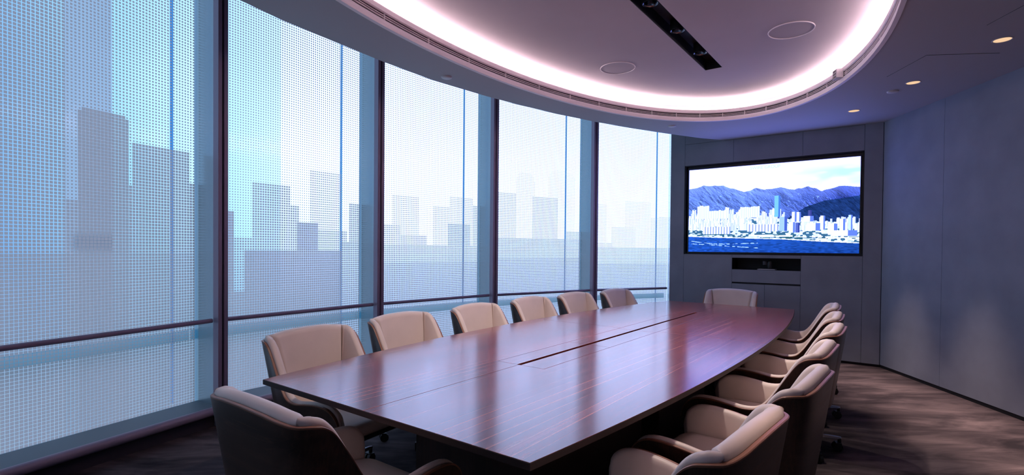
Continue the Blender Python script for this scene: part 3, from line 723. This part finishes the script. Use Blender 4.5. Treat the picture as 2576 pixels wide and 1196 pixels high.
# inward check
_c = wallpt(MIDI, .6, .1)
INW = 1 if _c[1] > wallpt(MIDI, .6)[1] else -1
def chair_meshes():
    out = {}
    T = .016
    sh = MB(); rings = []
    for i in range(NS):
        zt = FULL[i][2]; zs = [ZB + (zt - ZB) * k_ / 6 for k_ in range(7)]
        ring_ = [wallpt(i, z, 0) for z in zs] + [wallpt(i, z, INW * -T) for z in reversed(zs)]
        rings.append(ring_)
    sh.loft(rings); out['shell'] = sh.mesh('shell', 35)
    # rim of the ply, downlight on the walnut painted in as a lighter tone
    rim = MB(); rings = []
    for i in range(NS):
        zt = FULL[i][2]
        rings.append([wallpt(i, zt - .001, 0), wallpt(i, zt + .0015, INW * -.003), wallpt(i, zt + .0015, INW * -(T - .003)), wallpt(i, zt - .001, INW * -(T + .0006)), wallpt(i, zt - .006, INW * -(T + .0006)), wallpt(i, zt - .006, 0)])
    rim.loft(rings); out['shell_rim'] = rim.mesh('shell_rim', 35)
    def pad(i0, i1, thick, name, e0=True, e1=True):
        mb = MB(); rings = []; nn = i1 - i0
        for i in range(i0, i1 + 1):
            d0 = (i - i0); d1 = (i1 - i)
            k0 = 1.0
            if e0: k0 = min(k0, .55 + .45 * min(1, (d0 / 2.0)) ** .5)
            if e1: k0 = min(k0, .55 + .45 * min(1, (d1 / 2.0)) ** .5)
            zt = FULL[i][2] + .010 + .014 * min(1, max(0, (FULL[i][2] - .58) / .24))
            th_ = thick * k0
            frac = min(1.0, max(.25, (zt - .40) / .12)); th_ *= frac
            r_ = th_ / 2
            zb = .395
            pts = [wallpt(i, zb, INW * .002), wallpt(i, zb + (zt - zb) * .4, INW * .002), wallpt(i, zt - r_ * 1.2, INW * .001)]
            for k_ in range(0, 7):
                an = math.pi - math.pi * k_ / 6
                zz = zt - r_ + r_ * math.sin(an) if k_ not in (0, 6) else zt - r_
                pts.append(wallpt(i, zz, INW * (r_ + r_ * math.cos(an) * 1.0 - .002)))
            for q in (.75, .45, .2, 0):
                bulge = 1 + .18 * math.sin(math.pi * q)
                pts.append(wallpt(i, zb + (zt - r_ - zb) * q, INW * th_ * bulge))
            rings.append(pts)
        mb.loft(rings); return mb.mesh(name, 60)
    seam = 3 * PER
    out['back_pad'] = pad(MIDI - seam, MIDI + seam, .066, 'back_pad')
    out['wing_pad_a'] = pad(0, MIDI - seam, .050, 'wing_pad', False, True)
    out['wing_pad_b'] = pad(MIDI + seam, NS - 1, .050, 'wing_pad', True, False)
    # seat cushion: rounded block
    def rounded(x, y, r, n=6):
        pts = []
        for cx_, cy_, a0 in ((x - r, y - r, 0), (-x + r, y - r, 90), (-x + r, -y + r, 180), (x - r, -y + r, 270)):
            for k_ in range(n + 1):
                an = R(a0 + 90 * k_ / n); pts.append((cx_ + r * math.cos(an), cy_ + r * math.sin(an)))
        return pts
    sc = MB(); prof = [(.02, .365), (.004, .375), (0, .40), (0, .415), (.006, .430), (.022, .441), (.06, .445)]
    sc.loft([[(x * 1.0, y + .082, z) for x, y in rounded(.252 - i_, .305 - i_, .07)] for i_, z in prof]); out['seat_cushion'] = sc.mesh('seat_cushion', 60)
    sp_ = MB(); sp_.loft([[(x, y + .085, z) for x, y in rounded(.268 - i_, .315 - i_, .09)] for i_, z in ((.10, .325), (.04, .335), (.005, .356), (0, .372))]); out['seat_pan'] = sp_.mesh('seat_pan', 50)
    out['column'] = MB().lathe([(.028, .07), (.040, .075), (.040, .125), (.022, .15), (.022, .27), (.034, .27), (.05, .330), (0, .330)], 24).mesh('column', 40)
    lg = MB(); lg.loft([[(-w_, r_, z0), (w_, r_, z0), (w_ * .8, r_, z1), (-w_ * .8, r_, z1)] for r_, w_, z0, z1 in ((.03, .019, .085, .125), (.16, .015, .088, .113), (.29, .012, .085, .103), (.31, .010, .085, .100))]); out['base_leg'] = lg.mesh('base_leg', None, .003)
    cs = MB(); cs.lathe([(.008, .045), (.012, .05), (.012, .09), (.008, .092)], 12, (0, .298, 0))
    for x in (-.017, .017):
        rr_ = [[(x + dx, .285 + .03 * math.cos(2 * math.pi * k_ / 20), .0305 + .03 * math.sin(2 * math.pi * k_ / 20)) for k_ in range(20)] for dx in (-.010, .010)]
        cs.loft(rr_)
    cs.box(-.028, .028, .272, .305, .032, .062)
    out['castor'] = cs.mesh('castor', 40)
    return out
CM = chair_meshes()
for k_, mname in dict(shell='shell', shell_rim='edge', back_pad='leather', wing_pad_a='leather', wing_pad_b='leather', seat_cushion='leather', seat_pan='plastic', column='chrome', base_leg='chrome', castor='plastic').items():
    CM[k_].materials.append(M[mname])
def part(name, me, parent, loc=(0, 0, 0), rz=0):
    o = bpy.data.objects.new(name, me); C.objects.link(o); o.parent = parent; o.location = loc; o.rotation_euler = (0, 0, rz); return o
def chair(a, b_, face, label, group, base_rot=0.0):
    """a, b: middle of the back's top edge in table coordinates; face: heading in table coordinates (deg)"""
    h_ = R(face) + AX
    p = tl(a, b_) + Vector((math.cos(h_), math.sin(h_), 0)) * .31
    t_ = empty('conference_chair', p, h_ - math.pi / 2)
    tag(t_, label, 'chair', group)
    sh = part('shell', CM['shell'], t_); part('rim', CM['shell_rim'], sh)
    part('back_pad', CM['back_pad'], t_); part('wing_pad', CM['wing_pad_a'], t_); part('wing_pad', CM['wing_pad_b'], t_)
    part('seat_cushion', CM['seat_cushion'], t_); part('seat_pan', CM['seat_pan'], t_); part('column', CM['column'], t_)
    for k_ in range(5):
        lg = part('base_leg', CM['base_leg'], t_, (0, 0, 0), R(72 * k_ + base_rot)); part('castor', CM['castor'], lg)
    return t_
LW = 'beige leather chair with walnut shell on the window side, '
for a, b_, yaw, txt in ((-2.14, 1.32, -6, 'nearest the camera'), (-1.30, 1.44, -4, 'second from the camera'), (-.42, 1.45, -2, 'third from the camera'), (.46, 1.46, 0, 'fourth from the camera'), (1.27, 1.40, 3, 'fifth from the camera'), (2.10, 1.28, 6, 'farthest from the camera')):
    chair(a, b_, -90 + yaw * -1, LW + txt, 'chairs along the window side', 20)
RW_ = 'beige leather chair with walnut shell on the right side, '
for a, b_, yaw, txt in ((-2.30, -1.40, 5, 'nearest, in the foreground'), (-1.47, -1.46, 3, 'second from the camera'), (-.66, -1.42, 1, 'third from the camera'), (.22, -1.40, -1, 'fourth from the camera'), (1.05, -1.33, -3, 'fifth from the camera'), (1.90, -1.24, -5, 'farthest, by the screen wall')):
    chair(a, b_, 90 - yaw, RW_ + txt, 'chairs along the right side', 200)
chair(3.22, .06, 180, 'beige leather chair at the far table end, under the wall screen', 'chairs at the table ends', 10)
chair(-3.13, .025, 0, 'beige chair at the near table end, its dark walnut back to us', 'chairs at the table ends', 10)

# ------------------------------------------------------------------ hazy towers outside
for x, y, wd_, dp, rz_, label in ((-63.5, 77.5, 5.4, 2, R(39), 'mirror glazed blue tower seen through the nearest window'), (-45, 89, 17, 1.2, R(85), 'pale mirror glazed tower seen through the second window')):
    tw = empty('office_tower', (x, y, -60), rz_); tag(tw, label, 'building')
    MB().box(-wd_ / 2, wd_ / 2, -dp / 2, dp / 2, 0, 150).build('facade', M['tower_glass'], tw)
    MB().box(-wd_ / 2 + .3, wd_ / 2 - .3, -dp / 2 + .3, dp / 2 - .3, 150, 153).build('roof_plant', M['tower_glass'], tw)
